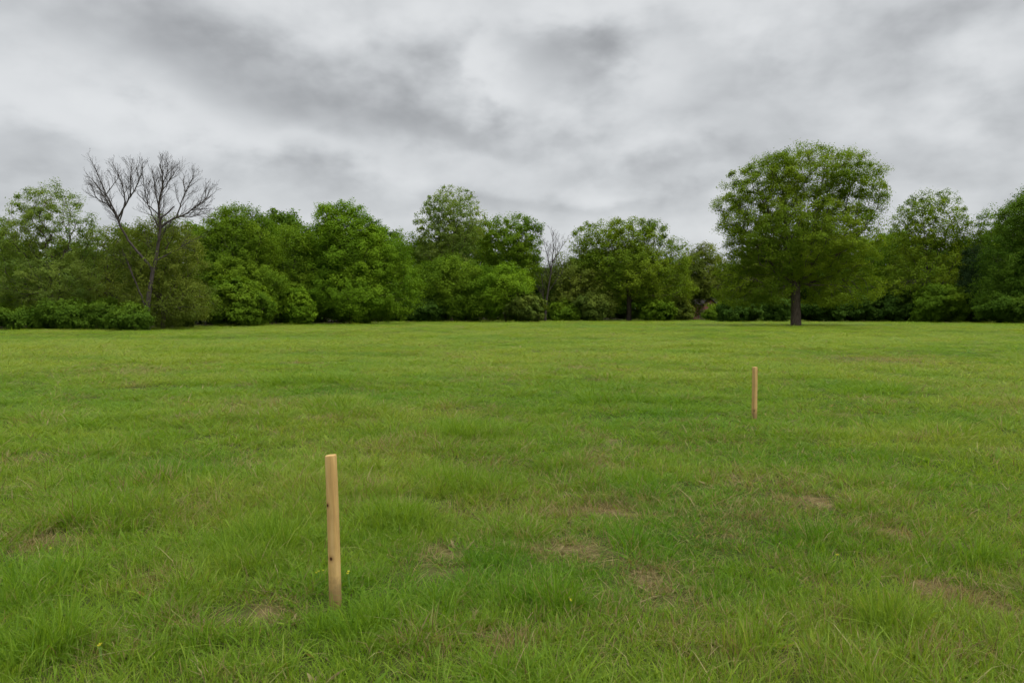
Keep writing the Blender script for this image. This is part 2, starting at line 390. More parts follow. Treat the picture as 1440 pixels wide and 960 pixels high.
# ------------------------------------------------------------------ trees
def bez(a, c, b, n):
    t = np.linspace(0, 1, n+1)[1:, None]
    return (1-t)**2*a + 2*t*(1-t)*c + t*t*b
class Skel:
    def __init__(s): s.p = []; s.par = []; s.plen = []; s.chains = []; s.guide_r = []
    def add_chain(s, start, pts, r0=None):
        ids = [] if start is None else [start]
        prev = start
        for q in pts:
            s.p.append(np.array(q, float)); s.par.append(-1 if prev is None else prev)
            s.plen.append(0 if prev is None else s.plen[prev] + float(np.linalg.norm(s.p[-1]-s.p[prev])))
            prev = len(s.p)-1; ids.append(prev)
        s.chains.append(ids); return ids
def densify(pl, step):
    pl = np.asarray(pl, float); out = [pl[0]]
    for a, b in zip(pl[:-1], pl[1:]):
        n = max(1, int(np.linalg.norm(b-a)/step))
        for k in range(1, n+1): out.append(a+(b-a)*k/n)
    return np.array(out)
def smooth_pl(pl, it=2):
    pl = np.asarray(pl, float)
    for _ in range(it):
        q = [pl[0]]
        for a, b in zip(pl[:-1], pl[1:]): q += [a*.75+b*.25, a*.25+b*.75]
        pl = np.array(q + [pl[-1]])
    return pl
def grow(r, guides, tips, fork_z, bf=.4, seg=.8, down=.6, wig=.12):
    s = Skel()
    for gi, g in enumerate(guides):
        g = densify(smooth_pl(g), .45)
        g[1:-1] += r.normal(0, .03, g[1:-1].shape)
        if gi == 0: s.add_chain(None, g)
        else:
            P = np.array(s.p); k = int(np.argmin(((P-g[0])**2).sum(1))); s.add_chain(k, g[1:])
    P = np.array(s.p)
    root = P[0]; first = np.array([0, 0, fork_z])
    order = np.argsort(((tips-first)**2).sum(1))
    cap = len(P)+len(tips)*14; buf = np.zeros((cap, 3)); pl = np.zeros(cap); n = len(P); buf[:n] = P; pl[:n] = s.plen
    for k in order:
        t = tips[k]; v = t-buf[:n]; d = np.sqrt((v*v).sum(1))+1e-6
        cost = d*(1+down*np.maximum(0, -v[:, 2]/d)) + bf*pl[:n] + (buf[:n, 2] < fork_z)*50
        j = int(np.argmin(cost)); dd = d[j]
        if dd < .12: continue
        a = buf[j]; pj = s.par[j]
        dirp = (a-buf[pj])/(np.linalg.norm(a-buf[pj])+1e-6) if pj >= 0 else np.array([0, 0, 1.])
        c = a + (dirp*.45 + (t-a)/dd*.25)*dd*.8 + r.normal(0, wig*dd, 3)*.5
        m = int(min(12, max(2, round(dd/seg))))
        pts = bez(a, c, t, m)
        s.add_chain(j, pts)
        buf[n:n+m] = pts; pl[n:n+m] = s.plen[-m:]; n += m
    return s
def tubes(s, r_tip, expo, r_max, sides=6, flare=1.35, thin={}):
    N = len(s.p); cnt = np.zeros(N); par = np.array(s.par); P = np.array(s.p)
    haschild = np.zeros(N, bool); haschild[par[par >= 0]] = True
    cnt[~haschild] = 1
    for i in range(N-1, -1, -1):
        if par[i] >= 0: cnt[par[i]] += cnt[i]
    rad = np.minimum(r_tip*cnt**expo, r_max)
    rad *= 1 + (flare-1)*np.exp(-np.array(s.plen)/(2.2*r_max+.1))
    V, Q = [], []; off = 0
    for ci, ids in enumerate(s.chains):
        if len(ids) < 2: continue
        c = P[ids]; rr = np.minimum(rad[ids], thin.get(ci, 9.))
        if s.par[ids[0]] != -1 or ids[0] != 0: rr[0] = min(rr[0], rr[1]*1.25)
        rr[-1] *= .55 if rr[-1] < r_tip*1.5 else 1
        sd = sides if rr[0] < .12 else sides+4
        tg = np.gradient(c, axis=0); tg /= np.linalg.norm(tg, axis=1)[:, None]+1e-9
        ref = np.where(np.abs(tg[:, 2:3]) > .9, np.array([[1., 0, 0]]), np.array([[0, 0, 1.]]))
        u = np.cross(tg, ref); u /= np.linalg.norm(u, axis=1)[:, None]+1e-9
        for k in range(1, len(u)):                     # carry the frame along so rings do not twist
            w = u[k-1]-tg[k]*np.dot(u[k-1], tg[k]); u[k] = w/(np.linalg.norm(w)+1e-9)
        v = np.cross(tg, u)
        th = np.arange(sd)*2*np.pi/sd
        ring = c[:, None] + rr[:, None, None]*(np.cos(th)[None, :, None]*u[:, None] + np.sin(th)[None, :, None]*v[:, None])
        V.append(ring.reshape(-1, 3))
        i, j = np.meshgrid(np.arange(len(ids)-1), np.arange(sd), indexing='ij'); j2 = (j+1) % sd
        Q.append(off + np.stack([i*sd+j, i*sd+j2, (i+1)*sd+j2, (i+1)*sd+j], -1).reshape(-1, 4)); off += len(ids)*sd
    return np.vstack(V), np.vstack(Q)
def leaves(r, tips, n_each, rc, flat, size, lumpy=2.0):
    """leaf faces gathered in sprays round the twig ends; returns verts, quads, vary"""
    cen = tips.mean(0); out = tips-cen; out /= np.linalg.norm(out, axis=1)[:, None]+1e-6
    T = len(tips); kk = 2.2*rc; lump = np.clip(1+lumpy*(fbm(tips[:, 0]/kk+9, tips[:, 2]/kk+tips[:, 1]/kk*.8, 2)-.5), .35, 1.6); n_each = np.maximum(1, (n_each*lump*(.6+.8*r.random(T))).astype(int))
    idx = np.repeat(np.arange(T), n_each); N = len(idx)
    # each clump breaks into a few sub-sprays
    ns = 5
    sub = r.normal(0, 1, (T, ns, 3)); sub /= np.linalg.norm(sub, axis=2)[..., None]; sub *= (r.random((T, ns, 1))**.5)
    which = r.integers(0, ns, N)
    rcs = (rc*(.7+.6*r.random(T)))[idx][:, None]
    off = sub[idx, which]*.75*rcs + np.clip(r.normal(0, .27, (N, 3)), -.62, .62)*rcs
    off[:, 2] *= flat
    c = tips[idx] + off
    nrm = r.normal(0, .38, (N, 3)) + np.array([0, 0, .55]) + off/rcs*np.array([.42, .42, .42/flat]) + out[idx]*.45; nrm /= np.linalg.norm(nrm, axis=1)[:, None]
    t = np.cross(nrm, r.normal(size=(N, 3))); t /= np.linalg.norm(t, axis=1)[:, None]
    t[:, 2] -= .35; t /= np.linalg.norm(t, axis=1)[:, None]
    b = np.cross(nrm, t); b /= np.linalg.norm(b, axis=1)[:, None]+1e-9
    s = (size*(.6+.8*r.random(N)))[:, None]
    fold = nrm*s*.12
    v = np.stack([c-t*s*.5, c+b*s*.30+fold, c+t*s*.55-nrm*s*.08, c-b*s*.30+fold], 1).reshape(-1, 3)
    q = np.arange(N*4).reshape(-1, 4)
    k = 3.2*rc
    tv = np.clip(.30+1.6*(fbm(tips[:, 0]/k+3, tips[:, 2]/k+tips[:, 1]/k*.7, 2)-.5), 0, .62)
    subv = r.random((T, ns))*.18
    vary = np.clip(tv[idx] + subv[idx, which] + r.random(N)*.22 - .02, 0, 1)
    return v, q, np.repeat(vary, 4)
def sample_env(r, ell, spacing, shell=.5, zmin=.3, most=1500, wob=.22, front=0):
    """points inside a union of ellipsoids (cx,cy,cz,rx,ry,rz), mostly in the outer shell, not closer than spacing"""
    ell = np.asarray(ell, float); vol = ell[:, 3]*ell[:, 4]*ell[:, 5]
    M = 14000
    e = r.choice(len(ell), M, p=vol/vol.sum())
    u = r.normal(size=(M, 3)); u /= np.linalg.norm(u, axis=1)[:, None]
    rad = r.random(M)**(1/3.)
    wobv = 1 + wob*(2*fbm(u[:, 0]*2.1+e*7.7+r.random()*50, u[:, 1]*1.3+u[:, 2]*2.2+e*3.1, 3)-1)
    p = ell[e, :3] + u*(rad*wobv)[:, None]*ell[e, 3:]
    # depth inside the union: 1 at the border, 0 at the heart
    q = np.full(M, 9.)
    for k in ell: q = np.minimum(q, np.sqrt((((p-k[:3])/k[3:])**2).sum(1)))
    keepp = np.where(q > shell, 1.0, .22)
    ok = (r.random(M) < keepp) & (p[:, 2] > zmin)
    p = p[ok]
    cell = {}; out = []
    g = np.floor(p/spacing).astype(int); s2 = spacing*spacing
    for pt, c in zip(p, g):
        c = tuple(c); bad = False
        for dx in (-1, 0, 1):
            for dy in (-1, 0, 1):
                for dz in (-1, 0, 1):
                    for o in cell.get((c[0]+dx, c[1]+dy, c[2]+dz), ()):
                        if (o[0]-pt[0])**2+(o[1]-pt[1])**2+(o[2]-pt[2])**2 < s2: bad = True
        if not bad:
            cell.setdefault(c, []).append(pt); out.append(pt)
            if len(out) >= most: break
    return np.array(out)

def px_ell(base_px, D, ells, squash=.85):
    """silhouette ellipses measured on the photograph -> real ellipsoids round the trunk base, with depth"""
    out = []
    for e in ells:
        cx, cy, rx, ry = e[:4]; dy = e[4] if len(e) > 4 else 0
        k = D/F
        out.append(((cx-base_px)*k, dy, (HZ-cy)*k+EYE, rx*k, max(rx*k*squash, ry*k*.6), ry*k))
    return out
def px_line(base_px, D, pts, zb=0):
    k = D/F
    return [((p[0]-base_px)*k, (p[2] if len(p) > 2 else 0), (HZ-p[1])*k+EYE) for p in pts]

def make_tree(name, label, cat, base_px, D, ells, leaf, seed, spacing=1.25, n_leaf=55, rc=None, flat=.8, leaf_size=None, fork=None, guides=None,
              trunk_r=.3, bf=.4, shell=.5, bark=None, group=None, r_tip=.014, squash=.85, wob=.22, zmin=.3, lean=0, down=.6, lumpy=2.0):
    r = np.random.default_rng(seed)
    x, y = (base_px-720)/F*D, D
    z = float(ground_h(x, y))
    E = px_ell(base_px, D, ells, squash)
    tips = sample_env(r, E, spacing, shell, zmin, wob=wob)
    top = max(e[2]+e[5]*.6 for e in E)
    fk = fork if fork is not None else top*.22
    if guides is None:
        guides = [[(0, 0, -.3), (.1*r.normal(), .1*r.normal(), fk*.6), (.25*r.normal()+lean, .25*r.normal(), fk*1.3), (.5*r.normal()+lean*2, .4*r.normal(), top*.62)]]
    sk = grow(r, guides, tips, fk, bf, down=down)
    root = empty(name, (x, y, z))
    tag(root, label, cat, group)
    V, Q = tubes(sk, r_tip, .5, trunk_r)
    obj('trunk', make_mesh('trunk', V, Q, bark or BARK, None, True), root)
    if n_leaf:
        rc = rc or spacing*1.08
        V, Q, vary = leaves(r, tips, n_leaf*3.3, rc, flat, leaf_size or .0019*D, lumpy)
        obj('crown', make_mesh('crown', V, Q, LEAF[leaf], {'vary': vary}), root)
    return root

def make_bare(name, label, base_px, D, limbs, seed, scale=1.0, r_twig=.0105, depth=3, dens=1.12, centre=(207, 330)):
    """a leafless tree: limbs traced as polylines (radius at start and end, first fraction that bears side branches), then branching on by itself"""
    r = np.random.default_rng(seed)
    x, y = (base_px-720)/F*D, D; z = float(ground_h(x, y))
    V, Q, off = [], [], [0]
    heart = np.array(px_line(base_px, D, [centre])[0])
    def tube(c, r0, r1, sd):
        c = np.asarray(c); n = len(c); rr = r0+(r1-r0)*np.linspace(0, 1, n)**.85
        tg = np.gradient(c, axis=0); tg /= np.linalg.norm(tg, axis=1)[:, None]+1e-9
        ref = np.array([0, 1., 0]) if abs(tg[0][1]) < .8 else np.array([1., 0, 0])
        u = np.cross(tg, ref); u /= np.linalg.norm(u, axis=1)[:, None]+1e-9
        v = np.cross(tg, u); th = np.arange(sd)*2*np.pi/sd
        V.append((c[:, None]+rr[:, None, None]*(np.cos(th)[None, :, None]*u[:, None]+np.sin(th)[None, :, None]*v[:, None])).reshape(-1, 3))
        a, b = np.meshgrid(np.arange(n-1), np.arange(sd), indexing='ij'); b2 = (b+1) % sd
        Q.append(off[0]+np.stack([a*sd+b, a*sd+b2, (a+1)*sd+b2, (a+1)*sd+b], -1).reshape(-1, 4)); off[0] += n*sd
        return rr
    def side_dir(d, p, ang):
        w = r.normal(size=3); w[1] *= .8; w += .9*(p-heart)/(np.linalg.norm(p-heart)+.1); w -= d*np.dot(w, d); w /= np.linalg.norm(w)+1e-6
        q = d*math.cos(ang)+w*math.sin(ang); q[2] += .12
        return q/np.linalg.norm(q)
    def sprout(c, rr, t0, L, lvl):
        n = len(c); cum = np.concatenate([[0], np.cumsum(np.linalg.norm(np.diff(c, axis=0), axis=1))]); tot = cum[-1]
        gap = (.34, .26, .20)[lvl]*scale/dens
        k = max(2, int(tot*(1-t0)/gap))
        for t in t0+(1-t0)*(np.arange(k)+r.random(k)*.8)/k:
            sPos = min(t, .995)*tot; i = min(n-2, int(np.searchsorted(cum, sPos)-1)); i = max(0, i)
            f = (sPos-cum[i])/(cum[i+1]-cum[i]+1e-6); p = c[i]+(c[i+1]-c[i])*f
            d = c[i+1]-c[i]; d /= np.linalg.norm(d)+1e-9
            l = 1.45*L*(1.08-.55*t)*(.55+.75*r.random())
            branch(p, side_dir(d, p, R(r.uniform(22, 48))), l, min(rr[i]*.6, (.034, .018, r_twig)[lvl]*scale), lvl)
    def branch(p, d, L, rad, lvl):
        n = (6, 5, 4)[lvl]; c = [p]; dd = d.copy(); bend = r.normal(0, .10, 3)
        for k in range(n):
            dd = dd+bend*.5+r.normal(0, .085, 3)+np.array([0, 0, .05]); dd /= np.linalg.norm(dd); c.append(c[-1]+dd*L/n)
        c = np.array(c); rr = tube(c, rad, r_twig*.7*scale, (5, 4, 3)[lvl])
        if lvl+1 < depth: sprout(c, rr, .18, L*.5, lvl+1)
    SK = []
    for (pts, r0, r1, t0, L) in limbs:
        g = np.array(px_line(base_px, D, pts), float); g[0, 2] = max(g[0, 2], -.3)
        dy = r.normal(0, .15) if SK else 0
        g[:, 1] += dy*np.linspace(0, 1, len(g))*np.linalg.norm(g[-1]-g[0])
        if SK:
            A = np.vstack(SK); k = int(np.argmin((A[:, 0]-g[0, 0])**2+(A[:, 2]-g[0, 2])**2)); sh = A[k]-g[0]
            g += sh*np.linspace(1, .4, len(g))[:, None]*np.array([0, 1, 0]); g[0] = A[k]
        g = densify(smooth_pl(g), .3); g[1:-1] += r.normal(0, .018, g[1:-1].shape)
        rr = tube(g, r0, r1, 10); SK.append(g)
        if L: sprout(g, rr, t0, L, 0)
    root = empty(name, (x, y, z)); tag(root, label, 'tree')
    obj('trunk', make_mesh('trunk', np.vstack(V), np.vstack(Q), BARK_GREY, None, True), root)
    return root

def zl(pts): return [(a/3.428, 200+b/3.428) for a, b in pts]
make_bare('bare_tree', 'tall leafless grey tree with forking limbs standing against the sky', 207, 70, [
    ([(207, 466), (207, 455)] + zl([(712, 800), (735, 650), (765, 520), (785, 400), (772, 320), (790, 230), (798, 160), (780, 105)]), .29, .024, .5, 1.5),
    (zl([(742, 625), (700, 555), (640, 480), (602, 400), (580, 320), (545, 250), (522, 175), (508, 125)]), .14, .018, .42, 1.4),
    (zl([(708, 830), (692, 750), (655, 660), (632, 600), (615, 535)]), .10, .03, .6, .9),
    (zl([(784, 410), (735, 340), (705, 255), (695, 140)]), .07, .015, .25, 1.2),
    (zl([(785, 405), (830, 370), (900, 345), (970, 290), (1020, 250)]), .12, .018, .25, 1.5),
    (zl([(850, 364), (880, 300), (905, 240), (950, 165)]), .08, .016, .2, 1.3),
    (zl([(592, 365), (550, 310), (480, 272), (418, 240)]), .08, .015, .25, .9),
    (zl([(560, 318), (500, 230), (455, 175), (425, 165)]), .06, .015, .2, .8),
    (zl([(598, 372), (640, 300), (680, 250), (720, 180), (735, 110)]), .09, .015, .2, 1.3),
    (zl([(650, 380), (632, 300), (620, 220), (590, 150), (570, 105)]), .07, .015, .3, 1.2),
    (zl([(757, 565), (800, 540), (860, 505), (940, 450)]), .08, .016, .45, 1.0),
    (zl([(778, 345), (730, 310), (695, 270), (670, 245)]), .07, .015, .35, 1.0),
    (zl([(790, 240), (830, 185), (870, 125)]), .06, .014, .15, 1.2),
    (zl([(662, 275), (650, 190), (655, 100)]), .05, .014, .2, 1.1),
    (zl([(788, 380), (815, 340), (848, 310)]), .08, .05, .9, 0),
    (zl([(775, 300), (745, 220), (725, 130)]), .06, .014, .2, 1.1),
    (zl([(800, 200), (815, 150), (810, 95)]), .05, .014, .2, 1.0), (zl([(545, 262), (590, 210), (625, 165)]), .05, .014, .2, 1.0),
    (zl([(905, 250), (890, 190), (885, 150)]), .045, .014, .2, .9), (zl([(480, 270), (455, 215), (440, 195)]), .045, .014, .2, .7), (zl([(985, 280), (1000, 225), (1005, 195)]), .04, .013, .2, .9),
    (zl([(930, 325), (985, 320), (1020, 315)]), .05, .014, .2, .9),
    (zl([(870, 352), (930, 360), (990, 340)]), .05, .014, .3, .9),
  ], 5, centre=(207, 330))
make_bare('bare_tree', 'slender leafless tree rising between the leafy trees in mid distance', 767, 127, [
    ([(767, 454), (768, 425), (773, 395), (777, 365), (778, 340), (775, 328)], .20, .02, .45, 1.8),
    ([(767, 448), (764, 415), (762, 385)], .10, .02, .4, 1.4), ([(774, 385), (768, 355), (763, 338)], .08, .02, .2, 1.5), ([(777, 368), (788, 350), (797, 338)], .08, .02, .2, 1.5),
    ([(770, 410), (784, 392), (792, 380)], .07, .02, .3, 1.3)], 8, scale=1.4, dens=1.15, centre=(772, 385))

T = make_tree
T('leafy_tree', 'loose light green tree at the left edge, sky showing through its top', 'tree', 75, 74, [(72, 300, 46, 40), (38, 340, 46, 45), (108, 338, 34, 46), (70, 395, 70, 45)], 'light', 1, spacing=.85, n_leaf=38, rc=.66, shell=.3, trunk_r=.2)
T('leafy_tree', 'dark green tree cut off by the left border of the picture', 'tree', -14, 79, [(-20, 355, 40, 55), (0, 405, 45, 48)], 'green', 2, spacing=.85, n_leaf=60)
T('leafy_tree', 'thin olive brown tree between the light green tree and the bare tree', 'tree', 160, 80, [(150, 372, 42, 52), (165, 420, 55, 35)], 'olive', 3, spacing=.85, n_leaf=36, shell=.2, trunk_r=.15, r_tip=.02)
T('leafy_tree', 'olive green dome shaped tree right behind the bare tree', 'tree', 228, 73.2, [(225, 362, 60, 55), (240, 418, 60, 38)], 'olive', 4, spacing=.85, n_leaf=46, shell=.25, trunk_r=.2, r_tip=.018)
T('leafy_tree', 'dense green round topped tree to the right of the bare tree', 'tree', 335, 92, [(335, 345, 56, 50), (330, 400, 68, 50)], 'green', 6, spacing=.88, n_leaf=60)
T('leafy_tree', 'small yellowish green tree squeezed left of the big bright tree', 'tree', 408, 99, [(405, 358, 36, 40), (412, 410, 45, 40)], 'green', 7, spacing=.9, n_leaf=48)
T('leafy_tree', 'large bright green bushy tree with foliage down to the ground', 'tree', 495, 100, [(485, 325, 46, 38), (508, 362, 60, 46), (455, 370, 35, 40), (490, 412, 72, 40), (558, 408, 36, 40), (530, 390, 40, 50)], 'bright', 9, spacing=.92, n_leaf=66, trunk_r=.4)
T('leafy_tree', 'dull green tree right of the big bright bushy tree, behind it', 'tree', 578, 131, [(575, 365, 34, 38), (575, 420, 45, 35)], 'green', 12, spacing=1.4, n_leaf=70)
T('leafy_tree', 'tall airy pale green tree with sky showing between its leaves', 'tree', 635, 128, [(635, 315, 46, 48), (628, 352, 40, 34)], 'light', 13, spacing=1.0, n_leaf=18, rc=.75, lumpy=1.2, shell=.2, fork=8, trunk_r=.32, bf=.25, guides=[px_line(635, 128, [(635, 455), (634, 400), (636, 365), (640, 330), (645, 295)]), px_line(635, 128, [(634, 390), (622, 345), (610, 315)]), px_line(635, 128, [(636, 375), (655, 340), (662, 305)])])
T('leafy_tree', 'round topped green tree with a forked trunk showing, right of the airy tree', 'tree', 710, 135, [(716, 340, 46, 40), (702, 372, 36, 34), (735, 375, 30, 38)], 'green', 14, spacing=1.45, n_leaf=62, rc=1.1, shell=.35, fork=7, guides=[px_line(710, 135, [(710, 455), (709, 400), (708, 370), (712, 330)]), px_line(710, 135, [(709, 378), (730, 352), (740, 340)]), px_line(710, 135, [(709, 370), (692, 345), (690, 330)])])
T('leafy_tree', 'broad dark green tree standing in front of the airy pale tree', 'tree', 640, 120, [(632, 402, 50, 42), (610, 425, 30, 28), (660, 425, 45, 25)], 'green', 15, spacing=1.3, n_leaf=85)
T('leafy_tree', 'bright green low tree left of the reddish brown bush', 'tree', 712, 118, [(705, 408, 42, 34), (725, 425, 24, 26)], 'bright', 16, spacing=1.2, n_leaf=90)
T('leafy_tree', 'broad spreading green tree with dark limbs fanning out from a short trunk', 'tree', 884, 132, [(845, 345, 40, 30), (893, 334, 48, 26), (938, 362, 36, 28), (880, 380, 70, 38), (925, 400, 50, 36), (850, 400, 40, 30)], 'walnut', 17, spacing=1.2, n_leaf=38, rc=1.1, lumpy=2.6, shell=.35, fork=4, trunk_r=.5, r_tip=.02,
  guides=[px_line(884, 132, [(884, 455), (885, 425), (883, 400), (878, 375), (880, 350)]), px_line(884, 132, [(886, 425), (900, 402), (925, 385), (950, 375)]), px_line(884, 132, [(885, 412), (905, 385), (925, 360), (935, 345)]), px_line(884, 132, [(883, 400), (862, 380), (845, 360)])])
T('leafy_tree', 'olive green scrubby tree between the slender bare tree and the spreading tree', 'tree', 805, 131, [(800, 405, 40, 40), (835, 420, 32, 30)], 'olive', 18, spacing=1.2, n_leaf=55, trunk_r=.2, r_tip=.02)
T('leafy_tree', 'pale green small tree left of the big single tree, above the brick house', 'tree', 966, 142, [(985, 380, 32, 30), (958, 402, 26, 32), (1008, 387, 25, 26), (992, 406, 36, 14), (974, 424, 13, 16)], 'olive', 19, spacing=1.15, n_leaf=60, trunk_r=.2)
T('leafy_tree', 'olive green tree behind the left skirt of the big tree, hiding the house roof', 'tree', 1050, 141, [(1045, 395, 38, 30), (1085, 400, 32, 34), (1030, 412, 24, 18)], 'olive', 27, spacing=1.3, n_leaf=50, trunk_r=.2)
BIG_L = [px_line(1119, 85, [(1119, 459), (1119, 430), (1118, 405), (1112, 380), (1105, 340), (1100, 290)]),
         px_line(1119, 85, [(1119, 408), (1132, 380), (1142, 340), (1150, 285), (1155, 240)]),
         px_line(1119, 85, [(1117, 402), (1095, 385), (1065, 350), (1045, 325)]),
         px_line(1119, 85, [(1124, 396), (1155, 375), (1195, 345), (1215, 320)]),
         px_line(1119, 85, [(1108, 350), (1085, 310), (1065, 275)]),
         px_line(1119, 85, [(1145, 325), (1175, 290), (1200, 255)]),
         px_line(1119, 85, [(1116, 398, 0), (1112, 375, 2.5), (1100, 350, 5)]),
         px_line(1119, 85, [(1121, 398, 0), (1130, 375, -2.5), (1135, 345, -5)]),
         px_line(1119, 85, [(1118, 404, 0), (1085, 398, 1), (1050, 392, 2)]), px_line(1119, 85, [(1122, 402, 0), (1155, 395, 1), (1190, 390, 2)])]
BIG_L[0][0] = (0, 0, -.3)
T('broad_tree', 'big free standing broad tree with a thick trunk, right of centre in the open field', 'tree', 1119, 85,
  [(1142, 252, 88, 44), (1078, 270, 58, 48), (1196, 266, 46, 50), (1052, 308, 50, 40), (1125, 330, 105, 65), (1190, 328, 52, 52), (1060, 375, 52, 42, 1.0), (1182, 385, 52, 42, 1.0), (1120, 375, 60, 36, 2.5), (1040, 400, 40, 34, .5), (1206, 405, 36, 28, .5), (1075, 412, 30, 20, -1.5), (1168, 412, 30, 22, -1.5), (1062, 416, 40, 20, 2), (1182, 416, 44, 20, 2)],
  'walnut', 20, spacing=.98, n_leaf=50, rc=.92, flat=.72, lumpy=3.0, wob=.18, shell=.4, fork=4.2, trunk_r=.58, r_tip=.018, guides=BIG_L, bf=.3, zmin=2.3, down=.3)
T('leafy_tree', 'airy green tree right of the big single tree, twigs and sky in its top', 'tree', 1305, 120, [(1308, 312, 48, 40), (1340, 342, 32, 34), (1278, 350, 30, 40), (1300, 398, 58, 48)], 'walnut', 22, spacing=1.12, n_leaf=26, rc=.9, lumpy=1.6, shell=.3, fork=6, trunk_r=.35,
  guides=[px_line(1305, 120, [(1305, 455), (1304, 400), (1300, 350), (1295, 310)]), px_line(1305, 120, [(1304, 385), (1320, 350), (1330, 320)]), px_line(1305, 120, [(1305, 420), (1340, 375), (1350, 345)])])
T('leafy_tree', 'thin tree with a lacy top just left of the right edge tree', 'tree', 1388, 119, [(1388, 322, 18, 30), (1400, 360, 28, 35), (1395, 410, 40, 40)], 'green', 23, spacing=1.0, n_leaf=22, rc=.85, lumpy=1.5, shell=.2, trunk_r=.2)
T('conifer', 'dark narrow evergreen tucked among the trees near the right edge', 'tree', 1370, 113, [(1370, 395, 17, 50), (1370, 425, 24, 26)], 'yew', 24, spacing=.95, n_leaf=80, trunk_r=.2)
T('leafy_tree', 'dense dark green tree cut off by the right border of the picture', 'tree', 1452, 106, [(1452, 328, 52, 60), (1425, 370, 42, 50), (1450, 400, 62, 45), (1418, 410, 40, 38)], 'hedge', 25, spacing=1.2, n_leaf=85, trunk_r=.4)
T('leafy_tree', 'mid green tree half hidden behind the right side of the big tree', 'tree', 1250, 127, [(1250, 368, 34, 45), (1250, 415, 40, 38)], 'green', 26, spacing=1.35, n_leaf=60)

# shrubs along the field edge: (px, D, ellipses, leaf, label)
SH = [
    (25, 70.5, [(20, 447, 26, 12), (45, 452, 16, 8)], 'hedge', 'low green bush at the field edge under the left edge trees'),
    (95, 71, [(90, 442, 34, 16), (62, 450, 22, 10), (118, 448, 20, 12)], 'hedge', 'green bush under the light green tree'),
    (150, 72, [(148, 440, 30, 18), (170, 446, 20, 14), (125, 450, 18, 10)], 'hedge', 'green bush second to the left of the bare trunk'),
    (188, 68.6, [(184, 446, 26, 15)], 'hedge', 'small green bush at the foot of the leafless tree'),
    (250, 80, [(250, 437, 28, 24)], 'olive', 'olive brush to the right of the bare trunk'),
    (330, 85, [(322, 422, 38, 30), (350, 432, 34, 24), (338, 418, 20, 26)], 'green', 'rounded light green shrub in front of the round topped tree'),
    (412, 95, [(410, 430, 28, 24)], 'bright', 'bright green shrub left of the big bright bushy tree'),
    (740, 116, [(740, 432, 24, 19)], 'brown', 'reddish brown twiggy bush at the field edge near the centre'),
    (790, 128, [(790, 438, 22, 12)], 'green', 'low green bush right of the slender leafless tree'),
    (835, 128, [(835, 432, 26, 18)], 'brown', 'dark brownish thicket bush left of the spreading tree'),
    (920, 129, [(925, 436, 20, 14)], 'green', 'green bush under the right limbs of the spreading tree'),
    (948, 133, [(945, 434, 22, 16), (962, 440, 12, 10)], 'olive', 'olive bush in front of the plank fence'),
    (1040, 119, [(1040, 438, 28, 14)], 'dark', 'dark hedge bush behind the big tree, left of its trunk'),
    (1090, 121, [(1088, 437, 26, 15)], 'dark', 'dark hedge bush right behind the trunk of the big tree'),
    (1160, 122, [(1158, 436, 34, 16)], 'dark', 'dark hedge bush behind the big tree, right of its trunk'),
    (1215, 122, [(1215, 433, 30, 20)], 'dark', 'dark shrub under the right skirt of the big tree'),
    (1268, 120, [(1268, 432, 30, 22)], 'dark', 'dark shrub left of the airy tree trunk'),
    (1330, 114, [(1328, 428, 34, 25)], 'green', 'green shrub under the airy tree'),
    (1425, 104, [(1425, 434, 40, 20)], 'hedge', 'leafy green shrub under the right edge tree'),
    (600, 118, [(598, 438, 30, 14)], 'dark', 'dark low shrub between the bright bushy tree and the broad dark tree'),
    (1008, 134, [(1012, 438, 13, 11), (1000, 444, 12, 7)], 'green', 'small green bush just right of the brick house wall'),
]
for k, (px, D, e, lf, lab) in enumerate(SH):
    T('shrub', lab, 'bush', px, D, e, lf, 200+k, spacing=.55 if D < 100 else .75, n_leaf=60, fork=.3, trunk_r=.06, wob=.5, shell=.35, zmin=.15, leaf_size=.0025*D)

# back row: a few built, the rest copied with their trunk and crown
def back_tree(base, leaf, seed):
    return T('back_tree', 'dark green tree in the row behind the front trees', 'tree', 720, 150, [(720, 375, 45, 50), (705, 410, 50, 38), (740, 410, 48, 40)], leaf, seed, spacing=1.6, n_leaf=62, rc=1.4, leaf_size=.40, group='trees in the back row')
protos = [back_tree(720, 'hedge', 301), back_tree(720, 'dark', 302), back_tree(720, 'hedge', 303)]  # darker leaf colours paint in the shade the back row stands in
def copy_tree(o):
    c = o.copy(); COL.objects.link(c)
    for ch in o.children:
        d = ch.copy(); COL.objects.link(d); d.parent = c
    return c
rb = random.Random(4)
BACK = [(-60, 96, .8), (30, 97, .66), (110, 98, .62), (190, 100, .68), (265, 104, .78), (330, 112, .86), (395, 118, .9), (455, 122, .92), (530, 136, .9), (590, 150, .95), (655, 152, 1.0),
        (720, 156, .95), (775, 152, .6), (830, 156, .85), (890, 158, .9), (950, 176, .8), (1075, 170, 1.0), (1140, 156, 1.1), (1190, 152, 1.0), (1245, 148, 1.0), (1300, 145, .95), (1355, 142, .95), (1410, 138, .95), (1470, 134, 1.0), (1540, 132, 1.0)]
for k, (px, D, s) in enumerate(BACK):
    o = protos[k] if k < 3 else copy_tree(protos[rb.choice([0, 0, 1, 2])])
    x = (px-720)/F*D; o.location = (x, D, float(ground_h(x, D))); o.rotation_euler = (0, 0, rb.random()*6.28); o.scale = (s, s, s*(.9+.2*rb.random()))

